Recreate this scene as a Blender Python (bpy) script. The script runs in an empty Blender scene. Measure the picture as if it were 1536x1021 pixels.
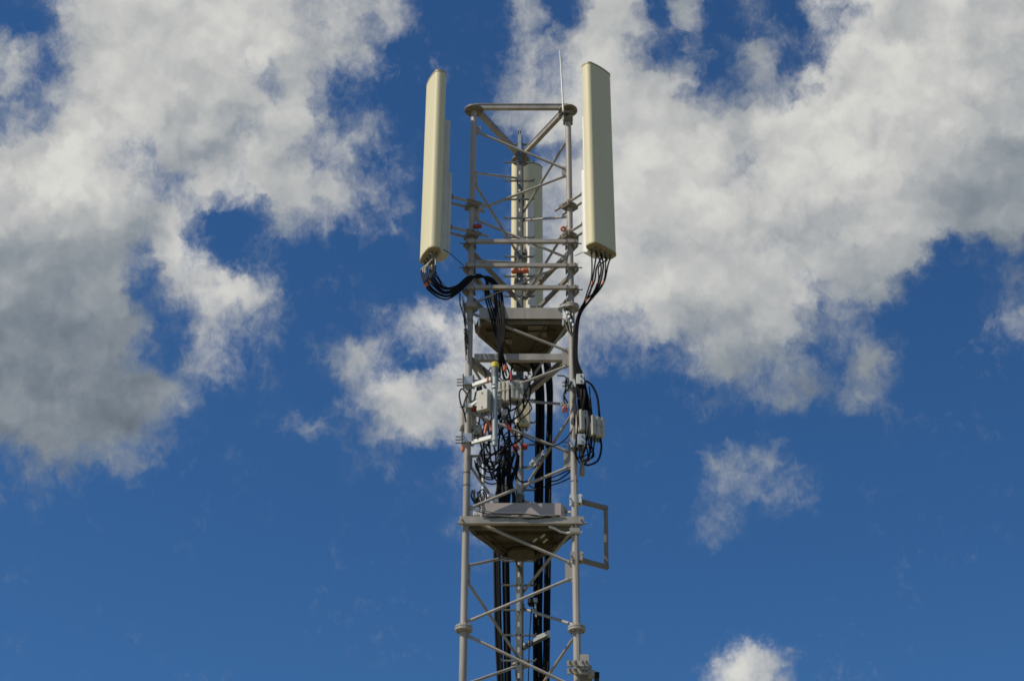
import bpy, bmesh, math, random
from mathutils import Vector, Matrix

C = bpy.context
SC = C.scene
COL = SC.collection
RAD = math.radians

# ------------------------------------------------------------------ camera
F_PX, PITCH, YAW, ROLL, DIST, EYE = 2553.9, 0.547624, -0.0059326, 0.0044115, 17.037, 1.6
CAM = Vector((0, -DIST, EYE))
FWD = Vector((math.sin(YAW)*math.cos(PITCH), math.cos(YAW)*math.cos(PITCH), math.sin(PITCH)))
_r = FWD.cross(Vector((0, 0, 1))).normalized()
_u = _r.cross(FWD)
RGT = _r*math.cos(ROLL) + _u*math.sin(ROLL)
UPV = -_r*math.sin(ROLL) + _u*math.cos(ROLL)
cd = bpy.data.cameras.new("camera")
cam = bpy.data.objects.new("camera", cd)
COL.objects.link(cam)
cd.sensor_width = 36.0
cd.lens = 36.0*F_PX/1536.0
cd.clip_start, cd.clip_end = 0.1, 5000
cam.matrix_world = Matrix((
    (RGT.x, UPV.x, -FWD.x, CAM.x), (RGT.y, UPV.y, -FWD.y, CAM.y),
    (RGT.z, UPV.z, -FWD.z, CAM.z), (0, 0, 0, 1)))
SC.camera = cam

# ------------------------------------------------------------------ light
SUN_EL, SUN_AZ = RAD(52), math.atan2(-0.91, -0.41)      # azimuth from +Y towards +X
TO_SUN = Vector((math.sin(SUN_AZ)*math.cos(SUN_EL), math.cos(SUN_AZ)*math.cos(SUN_EL), math.sin(SUN_EL)))
sd = bpy.data.lights.new("sun", 'SUN')
sd.energy, sd.angle, sd.color = 5.0, RAD(0.53), (1.0, 0.91, 0.76)
sun = bpy.data.objects.new("sun", sd)
COL.objects.link(sun)
sun.rotation_euler = TO_SUN.to_track_quat('Z', 'Y').to_euler()
sun.location = (-20, -10, 40)
SC.view_settings.view_transform = 'Standard'
SC.view_settings.look = 'None'
SC.view_settings.gamma = 1
SC.view_settings.exposure = -0.1
SC.render.engine = 'CYCLES'
SC.cycles.filter_width = 1.7

# ------------------------------------------------------------------ sky and clouds (a fixed chart of the sky dome)
W = bpy.data.worlds.new("World")
SC.world = W
W.use_nodes = True
NT = W.node_tree
NT.nodes.clear()
SKY_STRENGTH = 0.059
# a chart of the northern sky: 32 x 20 cells of 1.08 degrees; cover (0 clear .. 9 closed) and brightness of the cloud
COVER = ["13899999978760016178371305699999",
         "74899998988610016698442833999999",
         "65899999682200017588963657999999",
         "56999997884410047899888999999999",
         "88986998865520002589999799999999",
         "99987687887520005799999899999999",
         "99998811463340005799999989899999",
         "99996940110000006899999988999334",
         "99992789500200006799999997783004",
         "99997275500257767856888884420005",
         "99994361106823778743358773570002",
         "99999721202787887610013465560001",
         "99998510242488754200000020010000",
         "38664000010330440100004530000000",
         "32100000000001441200005541000000",
         "00000000000000350000004100000000",
         "00000000000000130000000000000000",
         "00000000010000000000000000000000",
         "00000000010000000000000000000000",
         "00000000000100000000106860000000"]
BRIGHT = ["67788888877776667777766668987877",
          "77788888877777667787666678888877",
          "77788877777776667888776678888887",
          "77888776777776667888877789988877",
          "78988667777777667788888788988765",
          "89987788777776667788888888887655",
          "77776888677776667888888777777655",
          "55556897666666667788777777666544",
          "55555788766666777778877777665555",
          "44444577766679988777766666655577",
          "44445577766799877777665555555577",
          "44444555666787777766655554555666",
          "44434555666677776666666655555666",
          "44455555666666776666666666666666",
          "44455555666666776666666666666666",
          "55555555666666776666666666666666",
          "55555555666666666666666666666666",
          "55555555666666666666666666666666",
          "66666666666666666666668877777777",
          "66666666666666666666668877777777"]

def build_sky():
    N, Lk = NT.nodes, NT.links
    def node(t, **kw):
        n = N.new(t)
        for k, v in kw.items():
            setattr(n, k, v)
        return n
    def put(sock, v):
        if isinstance(v, bpy.types.NodeSocket):
            Lk.new(v, sock)
        else:
            sock.default_value = v
    def m(op, a, b=0.0, c=None, clamp=False):
        n = node('ShaderNodeMath', operation=op, use_clamp=clamp)
        put(n.inputs[0], a); put(n.inputs[1], b)
        if c is not None: put(n.inputs[2], c)
        return n.outputs[0]
    def vm(op, a, b=None, c=None, scale=None):
        n = node('ShaderNodeVectorMath', operation=op)
        put(n.inputs[0], a)
        if b is not None: put(n.inputs[1], b)
        if c is not None: put(n.inputs[2], c)
        if scale is not None: put(n.inputs['Scale'], scale)
        return n.outputs['Value'] if op in ('DOT_PRODUCT', 'LENGTH') else n.outputs[0]
    def smooth(x, lo, hi, a=0.0, b=1.0, kind='SMOOTHSTEP'):
        n = node('ShaderNodeMapRange', interpolation_type=kind)
        put(n.inputs['Value'], x)
        n.inputs['From Min'].default_value, n.inputs['From Max'].default_value = lo, hi
        n.inputs['To Min'].default_value, n.inputs['To Max'].default_value = a, b
        return n.outputs[0]
    def comb(x, y, z=0.0):
        n = node('ShaderNodeCombineXYZ')
        put(n.inputs[0], x); put(n.inputs[1], y); put(n.inputs[2], z)
        return n.outputs[0]
    def noise(vec, scale, detail, rough, w=None, dist=0.0):
        n = node('ShaderNodeTexNoise', noise_dimensions='3D')
        put(n.inputs['Vector'], vec)
        n.inputs['Scale'].default_value = scale
        n.inputs['Detail'].default_value = detail
        n.inputs['Roughness'].default_value = rough
        n.inputs['Distortion'].default_value = dist
        return n
    def mixc(fac, a, b):
        n = node('ShaderNodeMix', data_type='RGBA')
        put(n.inputs['Factor'], fac)
        put(n.inputs[6], a); put(n.inputs[7], b)
        return n.outputs[2]
    tc = node('ShaderNodeTexCoord')
    d = vm('NORMALIZE', tc.outputs['Generated'])
    el0 = PITCH
    depth = m('MAXIMUM', vm('DOT_PRODUCT', d, (0, math.cos(el0), math.sin(el0))), 0.12)
    gx = m('DIVIDE', vm('DOT_PRODUCT', d, (1, 0, 0)), depth)
    gy = m('DIVIDE', vm('DOT_PRODUCT', d, (0, -math.sin(el0), math.cos(el0))), depth)
    u = m('ADD', m('MULTIPLY', gx, F_PX/48.0), (783.2-24)/48.0)        # column on the chart
    v = m('SUBTRACT', (510.5-25.5)/51.05, m('MULTIPLY', gy, F_PX/51.05))  # row on the chart
    q = comb(u, v, 0.0)
    # billow the chart so that no cell edge survives
    w1 = noise(q, 0.62, 2.0, 0.5).outputs['Color']
    w2 = noise(vm('ADD', q, (31.3, 7.7, 2.0)), 1.9, 4.0, 0.58).outputs['Color']
    off = vm('ADD', vm('SCALE', vm('SUBTRACT', w1, (.5, .5, .5)), scale=0.95),
             vm('SCALE', vm('SUBTRACT', w2, (.5, .5, .5)), scale=0.95))
    qq = vm('ADD', q, off)
    sep = node('ShaderNodeSeparateXYZ')
    Lk.new(qq, sep.inputs[0])
    uu = m('DIVIDE', m('ADD', sep.outputs[0], 0.5), 32.0)
    vv = m('MINIMUM', m('MAXIMUM', sep.outputs[1], 0.0), 19.0)
    acc = None
    for j in range(20):
        r = node('ShaderNodeValToRGB')
        cr = r.color_ramp
        cr.interpolation = 'CARDINAL'
        while len(cr.elements) < 32:
            cr.elements.new(0.5)
        for i in range(32):
            e = cr.elements[i]
            e.position = (i+0.5)/32.0
        for i in range(32):
            cr.elements[i].color = (int(COVER[j][i])/9.0, int(BRIGHT[j][i])/9.0, 0, 1)
        Lk.new(uu, r.inputs[0])
        wgt = smooth(m('ABSOLUTE', m('SUBTRACT', vv, float(j))), 0.0, 1.0, 1.0, 0.0)
        s = vm('SCALE', r.outputs[0], scale=wgt)
        acc = s if acc is None else vm('ADD', acc, s)
    ss = node('ShaderNodeSeparateXYZ')
    Lk.new(acc, ss.inputs[0])
    cover, bright = ss.outputs[0], ss.outputs[1]
    # away from the chart the sky carries loose clouds of its own
    far = noise(d, 2.4, 3.0, 0.5).outputs['Fac']
    inside = m('MULTIPLY', smooth(m('ABSOLUTE', m('SUBTRACT', u, 15.5)), 17.5, 24.0, 1.0, 0.0),
               smooth(m('ABSOLUTE', m('SUBTRACT', v, 9.5)), 11.5, 17.0, 1.0, 0.0))
    farc = smooth(far, 0.44, 0.70)
    mx = node('ShaderNodeMix', data_type='FLOAT')
    put(mx.inputs['Factor'], inside); put(mx.inputs[2], farc); put(mx.inputs[3], cover)
    cover = mx.outputs[0]
    cover = m('ADD', cover, m('MULTIPLY', smooth(cover, 0.72, 1.0), 0.24))
    mb = node('ShaderNodeMix', data_type='FLOAT')
    put(mb.inputs['Factor'], inside); mb.inputs[2].default_value = 0.7; put(mb.inputs[3], bright)
    bright = mb.outputs[0]
    # wisps: fractal detail eats the thin parts and leaves the closed ones
    bq = vm('ADD', q, vm('SCALE', off, scale=0.8))
    fb = noise(bq, 0.95, 9.0, 0.56, dist=0.3).outputs['Fac']
    lo1 = noise(bq, 0.80, 3.5, 0.45, dist=0.2).outputs['Fac']
    up = noise(vm('ADD', bq, (-0.16, -0.42, 0.0)), 0.80, 3.5, 0.45, dist=0.2).outputs['Fac']
    fine = noise(vm('ADD', vm('MULTIPLY', q, (1.0, 0.72, 1.0)), (3.1, 17.2, 9.0)), 3.1, 7.0, 0.60, dist=1.1).outputs['Fac']
    mood = smooth(noise(vm('ADD', q, (40.0, 3.0, 6.0)), 0.28, 1.0, 0.5).outputs['Fac'], 0.36, 0.64)      # crisp here, feathered there
    dens = m('ADD', cover, m('ADD', m('MULTIPLY', m('SUBTRACT', fb, 0.5), 1.2),
                             m('MULTIPLY', m('SUBTRACT', fine, 0.5), m('ADD', 0.22, m('MULTIPLY', mood, 0.40)))))
    hard = smooth(dens, 0.24, 0.98)
    soft = smooth(dens, 0.06, 1.20)
    mh = node('ShaderNodeMix', data_type='FLOAT')
    put(mh.inputs['Factor'], mood); put(mh.inputs[2], hard); put(mh.inputs[3], soft)
    alpha = m('MULTIPLY', mh.outputs[0], 0.985)
    crest = m('MULTIPLY', m('SUBTRACT', lo1, up), 0.34)      # billows are bright on the side that looks up at the sun
    # relief of the lit tops and grey bases
    rel = noise(vm('ADD', q, vm('ADD', off, (5.0, 2.0, 1.0))), 0.50, 4.0, 0.46).outputs['Fac']
    rel2 = noise(vm('ADD', q, (11.0, 4.0, 3.0)), 2.2, 6.0, 0.55).outputs['Fac']
    b2 = m('ADD', m('ADD', bright, crest), m('ADD', m('MULTIPLY', m('SUBTRACT', rel, 0.5), 0.26), m('MULTIPLY', m('SUBTRACT', rel2, 0.5), 0.09)))
    ramp = node('ShaderNodeValToRGB')
    cr = ramp.color_ramp
    stops = [(0.15, (0.095, 0.122, 0.158)), (0.40, (0.190, 0.228, 0.272)), (0.62, (0.335, 0.368, 0.395)),
             (0.80, (0.53, 0.54, 0.537)), (1.0, (0.76, 0.755, 0.71))]
    cr.elements[0].position, cr.elements[0].color = stops[0][0], (*stops[0][1], 1)
    cr.elements[1].position, cr.elements[1].color = stops[-1][0], (*stops[-1][1], 1)
    for p_, c_ in stops[1:-1]:
        e = cr.elements.new(p_); e.color = (*c_, 1)
    Lk.new(b2, ramp.inputs[0])
    sky = node('ShaderNodeTexSky', sky_type='NISHITA')
    sky.sun_disc = False
    sky.sun_elevation = SUN_EL
    sky.sun_rotation = SUN_AZ % (2*math.pi)
    sky.altitude = 200
    sky.air_density, sky.dust_density, sky.ozone_density = 1.0, 0.3, 2.5
    tint = vm('MULTIPLY', sky.outputs[0], SKY_TINT)
    cloud = vm('SCALE', ramp.outputs[0], scale=CLOUD_GAIN/SKY_STRENGTH)
    final = mixc(alpha, tint, cloud)
    bg = node('ShaderNodeBackground')
    Lk.new(final, bg.inputs['Color'])
    bg.inputs['Strength'].default_value = SKY_STRENGTH
    out = node('ShaderNodeOutputWorld')
    Lk.new(bg.outputs[0], out.inputs['Surface'])
SKY_TINT = (0.54, 1.04, 1.50)
CLOUD_GAIN = 0.98
build_sky()

# ------------------------------------------------------------------ measuring: a pixel of the photograph to a point at depth Y (or height Z)
def P(px, py, Y=0.0):
    d = FWD + RGT*((px-768)/F_PX) - UPV*((py-510.5)/F_PX)
    return CAM + d*((Y-CAM.y)/d.y)
def PZ(px, py, Z):
    d = FWD + RGT*((px-768)/F_PX) - UPV*((py-510.5)/F_PX)
    return CAM + d*((Z-CAM.z)/d.z)
HB = 1.0392
LEG = {'L': Vector((-.6, 0, 0)), 'R': Vector((.6, 0, 0)), 'B': Vector((0, HB, 0))}
def zleg(k, py):
    px = {'L': 712-(py-180)*.021, 'R': 852.4+(py-180)*.0165, 'B': 782}[k]
    return P(px, py, LEG[k].y).z
def LP(k, py):
    return Vector((LEG[k].x, LEG[k].y, zleg(k, py)))

# ------------------------------------------------------------------ materials
def mat(name, col, rough=0.5, metal=0.0, var=0.12, scale=6.0, spots=None, bump=0.0, streak=False, spec=.5):
    mt = bpy.data.materials.new(name)
    mt.use_nodes = True
    nt = mt.node_tree
    b = nt.nodes['Principled BSDF']
    b.inputs['Roughness'].default_value = rough
    b.inputs['Metallic'].default_value = metal
    b.inputs['Specular IOR Level'].default_value = spec
    tc = nt.nodes.new('ShaderNodeTexCoord')
    mp = nt.nodes.new('ShaderNodeMapping')
    mp.inputs['Scale'].default_value = (1, 1, 0.18) if streak else (1, 1, 1)
    nt.links.new(tc.outputs['Object'], mp.inputs['Vector'])
    n = nt.nodes.new('ShaderNodeTexNoise')
    n.inputs['Scale'].default_value = scale
    n.inputs['Detail'].default_value = 6
    n.inputs['Roughness'].default_value = 0.6
    nt.links.new(mp.outputs[0], n.inputs['Vector'])
    r = nt.nodes.new('ShaderNodeValToRGB')
    lo = [max(0, c*(1-var)) for c in col]; hi = [min(1, c*(1+var)) for c in col]
    r.color_ramp.elements[0].position, r.color_ramp.elements[0].color = 0.3, (*lo, 1)
    r.color_ramp.elements[1].position, r.color_ramp.elements[1].color = 0.7, (*hi, 1)
    nt.links.new(n.outputs['Fac'], r.inputs[0])
    last = r.outputs[0]
    if spots:
        n2 = nt.nodes.new('ShaderNodeTexNoise')
        n2.inputs['Scale'].default_value = spots[1]; n2.inputs['Detail'].default_value = 8
        nt.links.new(mp.outputs[0], n2.inputs['Vector'])
        mr = nt.nodes.new('ShaderNodeMapRange')
        mr.inputs['From Min'].default_value, mr.inputs['From Max'].default_value = spots[2], spots[2]+.1
        mr.inputs['To Max'].default_value = spots[3]
        nt.links.new(n2.outputs['Fac'], mr.inputs['Value'])
        mx = nt.nodes.new('ShaderNodeMix'); mx.data_type = 'RGBA'
        nt.links.new(mr.outputs[0], mx.inputs['Factor'])
        nt.links.new(last, mx.inputs[6]); mx.inputs[7].default_value = (*spots[0], 1)
        last = mx.outputs[2]
    nt.links.new(last, b.inputs['Base Color'])
    if bump:
        bp = nt.nodes.new('ShaderNodeBump')
        bp.inputs['Strength'].default_value = bump; bp.inputs['Distance'].default_value = 0.01
        nt.links.new(n.outputs['Fac'], bp.inputs['Height'])
        nt.links.new(bp.outputs[0], b.inputs['Normal'])
    return mt
M = {
    'paint': mat('weathered_grey_paint', (.315, .29, .262), .5, 0, .22, 5, ((.20, .17, .14), 9, .60, .55), .15, True),
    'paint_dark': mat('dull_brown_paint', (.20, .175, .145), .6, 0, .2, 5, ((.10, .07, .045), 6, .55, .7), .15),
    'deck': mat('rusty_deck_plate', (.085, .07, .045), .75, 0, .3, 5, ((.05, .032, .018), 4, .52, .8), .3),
    'pink': mat('dusty_pink_grey_paint', (.40, .345, .325), .55, 0, .06, 4, ((.22, .19, .17), 7, .62, .5), .05),
    'galv': mat('galvanised_steel', (.46, .50, .52), .42, .55, .16, 22, None, .1),
    'galv_pipe': mat('dull_zinc_pipe', (.34, .38, .39), .5, .35, .2, 14, ((.16, .17, .17), 20, .6, .6), .1, True),
    'galv_dark': mat('dull_galvanised_steel', (.15, .165, .165), .55, .35, .2, 18, None, .1),
    'galv_white': mat('bright_galvanised_steel', (.62, .63, .60), .45, .25, .1, 18, None, .05),
    'cream': mat('cream_radome_plastic', (.64, .585, .385), .6, 0, .05, 2.2, ((.40, .36, .22), 5, .64, .25), .02, True),
    'cream_cap': mat('ochre_end_cap_plastic', (.33, .27, .15), .5, 0, .15, 8),
    'grey_back': mat('grey_back_panel', (.50, .49, .44), .5, .1, .1, 6),
    'white_back': mat('white_back_panel', (.74, .73, .70), .45, 0, .05, 6),
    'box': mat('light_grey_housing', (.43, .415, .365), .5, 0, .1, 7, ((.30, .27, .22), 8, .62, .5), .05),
    'box_dark': mat('darker_grey_housing', (.34, .325, .28), .55, 0, .12, 8),  # one even, darker grey for small housings, straps and clamp plates
    'black': mat('black_cable_sheath', (.008, .008, .009), .55, 0, .3, 20, spec=.1),
    'grey_cable': mat('grey_wire_sunlit_sleeve', (.20, .19, .16), .55, 0, .2, 30),  # grey of thin wires, and of sunlight painted on the jumper sleeves
    'orange': mat('orange_plastic', (.56, .15, .06), .5, 0, .12, 15),
    'red': mat('red_plastic', (.34, .03, .02), .45, 0, .15, 15),
    'yellow': mat('yellow_cap_plastic', (.62, .50, .05), .45, 0, .1, 20),
    'steel': mat('zinc_bolt', (.20, .19, .17), .45, .6, .25, 30),
    'white': mat('white_plastic', (.78, .80, .80), .4, 0, .06, 12),
    'bluewrap': mat('pale_blue_film', (.55, .70, .78), .35, 0, .2, 9),
    'ground': mat('dry_meadow', (.16, .15, .085), .95, 0, .35, .6, ((.24, .20, .13), .25, .55, .6), .4),
    'concrete': mat('grey_concrete', (.36, .35, .33), .85, 0, .12, 3, None, .2),
}

# ------------------------------------------------------------------ mesh builder
class MB:
    def __init__(self):
        self.bm = bmesh.new()
    def box(self, c, ax, sz, bevel=0.0):
        """c centre, ax three unit axes, sz full sizes"""
        c = Vector(c)
        a = [Vector(x).normalized()*s*.5 for x, s in zip(ax, sz)]
        vs = [self.bm.verts.new(c + a[0]*i + a[1]*j + a[2]*k) for i in (-1, 1) for j in (-1, 1) for k in (-1, 1)]
        fs = [(0, 1, 3, 2), (4, 6, 7, 5), (0, 4, 5, 1), (2, 3, 7, 6), (0, 2, 6, 4), (1, 5, 7, 3)]
        F = [self.bm.faces.new([vs[i] for i in f]) for f in fs]
        bmesh.ops.recalc_face_normals(self.bm, faces=F)
        if bevel:
            es = list({e for f in F for e in f.edges})
            bmesh.ops.bevel(self.bm, geom=es, offset=bevel, segments=2, affect='EDGES', profile=.6)
        return self
    def bar(self, p0, p1, w, h, up=(0, 0, 1), shift=(0, 0), ext=0.0):
        p0, p1 = Vector(p0), Vector(p1)
        d = (p1-p0).normalized()
        s = d.cross(Vector(up)).normalized()
        u = s.cross(d)
        return self.box((p0+p1)/2 + s*shift[0] + u*shift[1], (d, s, u), ((p1-p0).length+ext, w, h))
    def angle(self, p0, p1, w, h, t=.006, up=(0, 0, 1), flip=1, down=1):
        """L section: a flat leg of width w and an upright leg of height h"""
        self.bar(p0, p1, w, t, up, (0, 0))
        self.bar(p0, p1, t, h, up, (flip*(w/2-t/2), -down*(h/2+t/2)))
        return self
    def tube(self, pts, r, n=10, cap=True, r1=None):
        pts = [Vector(p) for p in pts]
        N = len(pts)
        t0 = (pts[1]-pts[0]).normalized()
        a = t0.orthogonal().normalized()
        rings = []
        for i, p in enumerate(pts):
            t = (pts[min(i+1, N-1)] - pts[max(i-1, 0)]).normalized()
            a = (a - t*a.dot(t)).normalized()
            b = t.cross(a)
            rr = r if r1 is None else r + (r1-r)*i/(N-1)
            rings.append([self.bm.verts.new(p + (a*math.cos(2*math.pi*k/n) + b*math.sin(2*math.pi*k/n))*rr) for k in range(n)])
        for i in range(N-1):
            for k in range(n):
                f = self.bm.faces.new((rings[i][k], rings[i][(k+1) % n], rings[i+1][(k+1) % n], rings[i+1][k]))
                f.smooth = True
        if cap:
            self.bm.faces.new([self.bm.verts.new(v.co) for v in reversed(rings[0])])
            self.bm.faces.new([self.bm.verts.new(v.co) for v in rings[-1]])
        return self
    def cyl(self, p0, p1, r, n=16):
        return self.tube([p0, p1], r, n)
    def lathe(self, c, prof, n=24, axis=(0, 0, 1)):
        """prof list of (radius, height) along axis"""
        c = Vector(c); ax = Vector(axis).normalized()
        a = ax.orthogonal().normalized(); b = ax.cross(a)
        rings = [[self.bm.verts.new(c + ax*h + (a*math.cos(2*math.pi*k/n) + b*math.sin(2*math.pi*k/n))*r) for k in range(n)] for r, h in prof]
        F = []
        for i in range(len(rings)-1):
            for k in range(n):
                F.append(self.bm.faces.new((rings[i][k], rings[i][(k+1) % n], rings[i+1][(k+1) % n], rings[i+1][k])))
        F.append(self.bm.faces.new(list(reversed(rings[0])))); F.append(self.bm.faces.new(rings[-1]))
        bmesh.ops.recalc_face_normals(self.bm, faces=F)
        return self
    def prism(self, poly, z0, z1, smooth=False):
        """plan polygon (x, y) between two heights"""
        lo = [self.bm.verts.new((p[0], p[1], z0)) for p in poly]
        hi = [self.bm.verts.new((p[0], p[1], z1)) for p in poly]
        n = len(poly)
        nv = self.bm.verts.new
        F = []
        for i in range(n):
            f = self.bm.faces.new((lo[i], lo[(i+1) % n], hi[(i+1) % n], hi[i]))
            f.smooth = smooth
            F.append(f)
        c0 = self.bm.faces.new([nv(v.co) for v in reversed(lo)]); c1 = self.bm.faces.new([nv(v.co) for v in hi])
        bmesh.ops.recalc_face_normals(self.bm, faces=F)
        self.bm.normal_update()
        if c1.normal.z < 0: c0.normal_flip(); c1.normal_flip()
        return self
    def bolt(self, p, axis, r=.009, l=.03):
        a = Vector(axis).normalized()
        self.tube([Vector(p)-a*l*.5, Vector(p)+a*l*.5], r, 6)
        return self
ORG = {}
def build(mb, name, m, parent=None, label=None, cat=None, group=None, kind=None):
    me = bpy.data.meshes.new(name)
    bm = mb.bm
    if parent is not None:
        org = ORG[parent.name]
    else:
        xs = [v.co for v in bm.verts]
        org = Vector(((min(v.x for v in xs)+max(v.x for v in xs))/2, (min(v.y for v in xs)+max(v.y for v in xs))/2, min(v.z for v in xs)))
    bmesh.ops.translate(bm, verts=bm.verts, vec=-org)
    bm.to_mesh(me); bm.free()
    me.materials.append(M[m])
    o = bpy.data.objects.new(name, me)
    COL.objects.link(o)
    ORG[o.name] = org
    if parent is None:
        o.location = org
    else:
        o.parent = parent
    if label: o['label'] = label
    if cat: o['category'] = cat
    if group: o['group'] = group
    if kind: o['kind'] = kind
    return o
def thing(name, label, cat, loc, group=None):
    o = bpy.data.objects.new(name, None)
    o.empty_display_size = .1
    COL.objects.link(o)
    o.location = loc
    ORG[o.name] = Vector(loc)
    o['label'] = label; o['category'] = cat
    if group: o['group'] = group
    return o
X, Y_, Z = Vector((1, 0, 0)), Vector((0, 1, 0)), Vector((0, 0, 1))
AX = (X, Y_, Z)

# ------------------------------------------------------------------ ground
g = MB()
nG = 40
gv = {}
for i in range(nG+1):
    for j in range(nG+1):
        x = (i/nG*2-1); y = (j/nG*2-1)
        xx = math.copysign(abs(x)**3, x)*1500; yy = math.copysign(abs(y)**3, y)*1500
        h = 0 if math.hypot(xx, yy) < 30 else 1.4*math.sin(xx*.011)*math.cos(yy*.013)-.9
        gv[i, j] = g.bm.verts.new((xx, yy, h-.02))
for i in range(nG):
    for j in range(nG):
        g.bm.faces.new((gv[i, j], gv[i+1, j], gv[i+1, j+1], gv[i, j+1]))
build(g, 'ground', 'ground', kind='structure')
pad = MB(); pad.box((0, .35, .12), AX, (2.6, 2.6, .3), .03)
build(pad, 'concrete_base', 'concrete', label='square concrete footing under the lattice mast', cat='footing')

# ------------------------------------------------------------------ the lattice mast
tower = thing('lattice_tower', 'tall grey three-legged lattice mast of painted steel tubes', 'tower', (0, .35, .27))
ZTOP = P(711, 166, 0).z
z_mid = zleg('L', 461); z_low = zleg('L', 942)
flange_z = [z_mid, z_low, z_low-(z_mid-z_low)]
for k in 'LRB':
    q = LEG[k]
    b = MB()
    b.tube([q+Z*.27, q+Z*z_low], .041, 20)
    b.tube([q+Z*(z_low-.001), q+Z*z_mid], .039, 20)
    b.tube([q+Z*(z_mid-.001), q+Z*ZTOP], .037, 20)
    build(b, 'leg', 'paint', tower)
    for zf in flange_z:
        b = MB()
        b.lathe(q+Z*zf, [(.050, -.034), (.090, -.030), (.094, -.026), (.094, -.004), (.090, -.003), (.090, .003), (.094, .004), (.094, .020), (.088, .024), (.050, .028)], 28)
        for a in range(8):
            t = a*math.pi/4+.2
            b.bolt(q+Vector((math.cos(t)*.072, math.sin(t)*.072, zf-.003)), Z, .010, .085)
        build(b, 'flange', 'paint', tower)
    b = MB()
    b.lathe(q+Z*(ZTOP-.004), [(.06, -.02), (.116, -.012), (.122, -.004), (.122, .012), (.115, .02), (.05, .022)], 32)
    for a in range(6):
        t = a*math.pi/3
        b.bolt(q+Vector((math.cos(t)*.09, math.sin(t)*.09, ZTOP)), Z, .010, .07)
    build(b, 'top_flange', 'paint_dark', tower)
# triangle of beams on the top plates
zt = ZTOP+.018
for (a, c) in (('L', 'R'), ('L', 'B'), ('R', 'B')):
    p0, p1 = LEG[a]+Z*(zt+.033), LEG[c]+Z*(zt+.033)
    b = MB(); b.bar(p0, p1, .055, .06, Z, (0, 0), .02 if (a, c) == ('L', 'R') else -.16)
    b.bar(p0+(p1-p0)*.0, p1, .07, .008, Z, (0, .034), .0 if (a, c) == ('L', 'R') else -.18)
    build(b, 'top_beam', 'paint', tower)

def brace(a, pa, c, pc, r=.0163):
    A, Cc = LP(a, pa), LP(c, pc)
    d = (Cc-A).normalized()
    A2, C2 = A+d*.03, Cc-d*.03
    b = MB()
    b.tube([A2+d*.05, C2-d*.05], r, 12)
    b.tube([A2, A2+d*.06], r*.62, 8); b.tube([C2-d*.06, C2], r*.62, 8)
    s = d.cross(Z).normalized()
    for p in (A2+d*.045, C2-d*.045):
        b.bar(p-d*.03, p+d*.03, .012, r*2.3, s.cross(d))
    build(b, 'brace', 'paint', tower)
front = [('L', 196, 'R', 256), ('R', 262, 'L', 318), ('L', 327, 'R', 389), ('R', 393, 'L', 457), ('L', 469, 'R', 529),
         ('R', 546, 'L', 605), ('L', 617, 'R', 681), ('R', 697, 'L', 764), ('L', 776, 'R', 847), ('R', 864, 'L', 934), ('L', 950, 'R', 1032), ('R', 1048, 'L', 1122)]
left = [('L', 259, 'B', 268), ('L', 270, 'B', 388), ('L', 391, 'B', 394), ('L', 400, 'B', 516), ('L', 541, 'B', 668), ('L', 685, 'B', 676),
        ('L', 692, 'B', 808), ('L', 849, 'B', 831), ('L', 866, 'B', 990), ('L', 1027, 'B', 997), ('L', 1040, 'B', 1130)]
right = [('R', 207, 'B', 325), ('R', 325, 'B', 331), ('R', 336, 'B', 455), ('R', 478, 'B', 592), ('R', 607, 'B', 601), ('R', 618, 'B', 742),
         ('R', 770, 'B', 750), ('R', 790, 'B', 893), ('R', 938, 'B', 911), ('R', 949, 'B', 1075)]
for t in front+left+right:
    brace(*t)
# below the frame the same lacing goes on to the footing
zc = zleg('L', 1122)
kk = 0
while zc > 1.3:
    for (a, c) in (('L', 'R'), ('L', 'B'), ('R', 'B')):
        s_, e_ = (a, c) if kk % 2 == 0 else (c, a)
        p0, p1 = LEG[s_]+Z*zc, LEG[e_]+Z*(zc-.9)
        b = MB(); b.tube([p0, p1], .0175, 12); build(b, 'brace', 'paint', tower)
    zc -= .95; kk += 1
# gusset plates at the nodes where the lacing meets the legs
def gusset(k, pa, pb, dx, dy=0.0, w=.085):
    za, zb = zleg(k, pa), zleg(k, pb)
    q = LEG[k]
    dirn = Vector((dx, dy, 0)).normalized()
    c = q+dirn*(.03+w/2)+Z*((za+zb)/2)
    b = MB(); b.box(c, (dirn, dirn.cross(Z), Z), (w, .010, abs(za-zb)))
    for zz in (za-.03, zb+.03):
        b.bolt(q+dirn*(.03+w*.6)+Z*zz, dirn.cross(Z), .010, .04)
    build(b, 'gusset_plate', 'paint', tower)
for pa, pb in ((522, 550), (674, 704), (840, 872)):
    gusset('R', pa, pb, -1)
for pa, pb in ((845, 872), (682, 700), (532, 548), (258, 274), (390, 404)):
    gusset('L', pa, pb, .5, .866, .075)
for pa, pb in ((250, 266), (386, 397)):
    gusset('R', pa, pb, -1, 0, .06)
for pa, pb in ((190, 202), (314, 330)):
    gusset('L', pa, pb, 1, 0, .06)
# wide channel beams at the node below the upper platform
zbm = zleg('L', 535)
for (a, c, h) in (('L', 'R', .082), ('L', 'B', .075), ('R', 'B', .075)):
    d = (LEG[c]-LEG[a]).normalized()
    p0, p1 = LEG[a]+Z*zbm+d*.06, LEG[c]+Z*zbm-d*.06
    b = MB(); out = d.cross(Z)
    b.bar(p0, p1, .008, h, Z, (0, 0))
    b.bar(p0, p1, .05, .007, Z, (-.03, h/2)); b.bar(p0, p1, .05, .007, Z, (-.03, -h/2))
    build(b, 'channel_beam', 'paint', tower)
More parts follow.
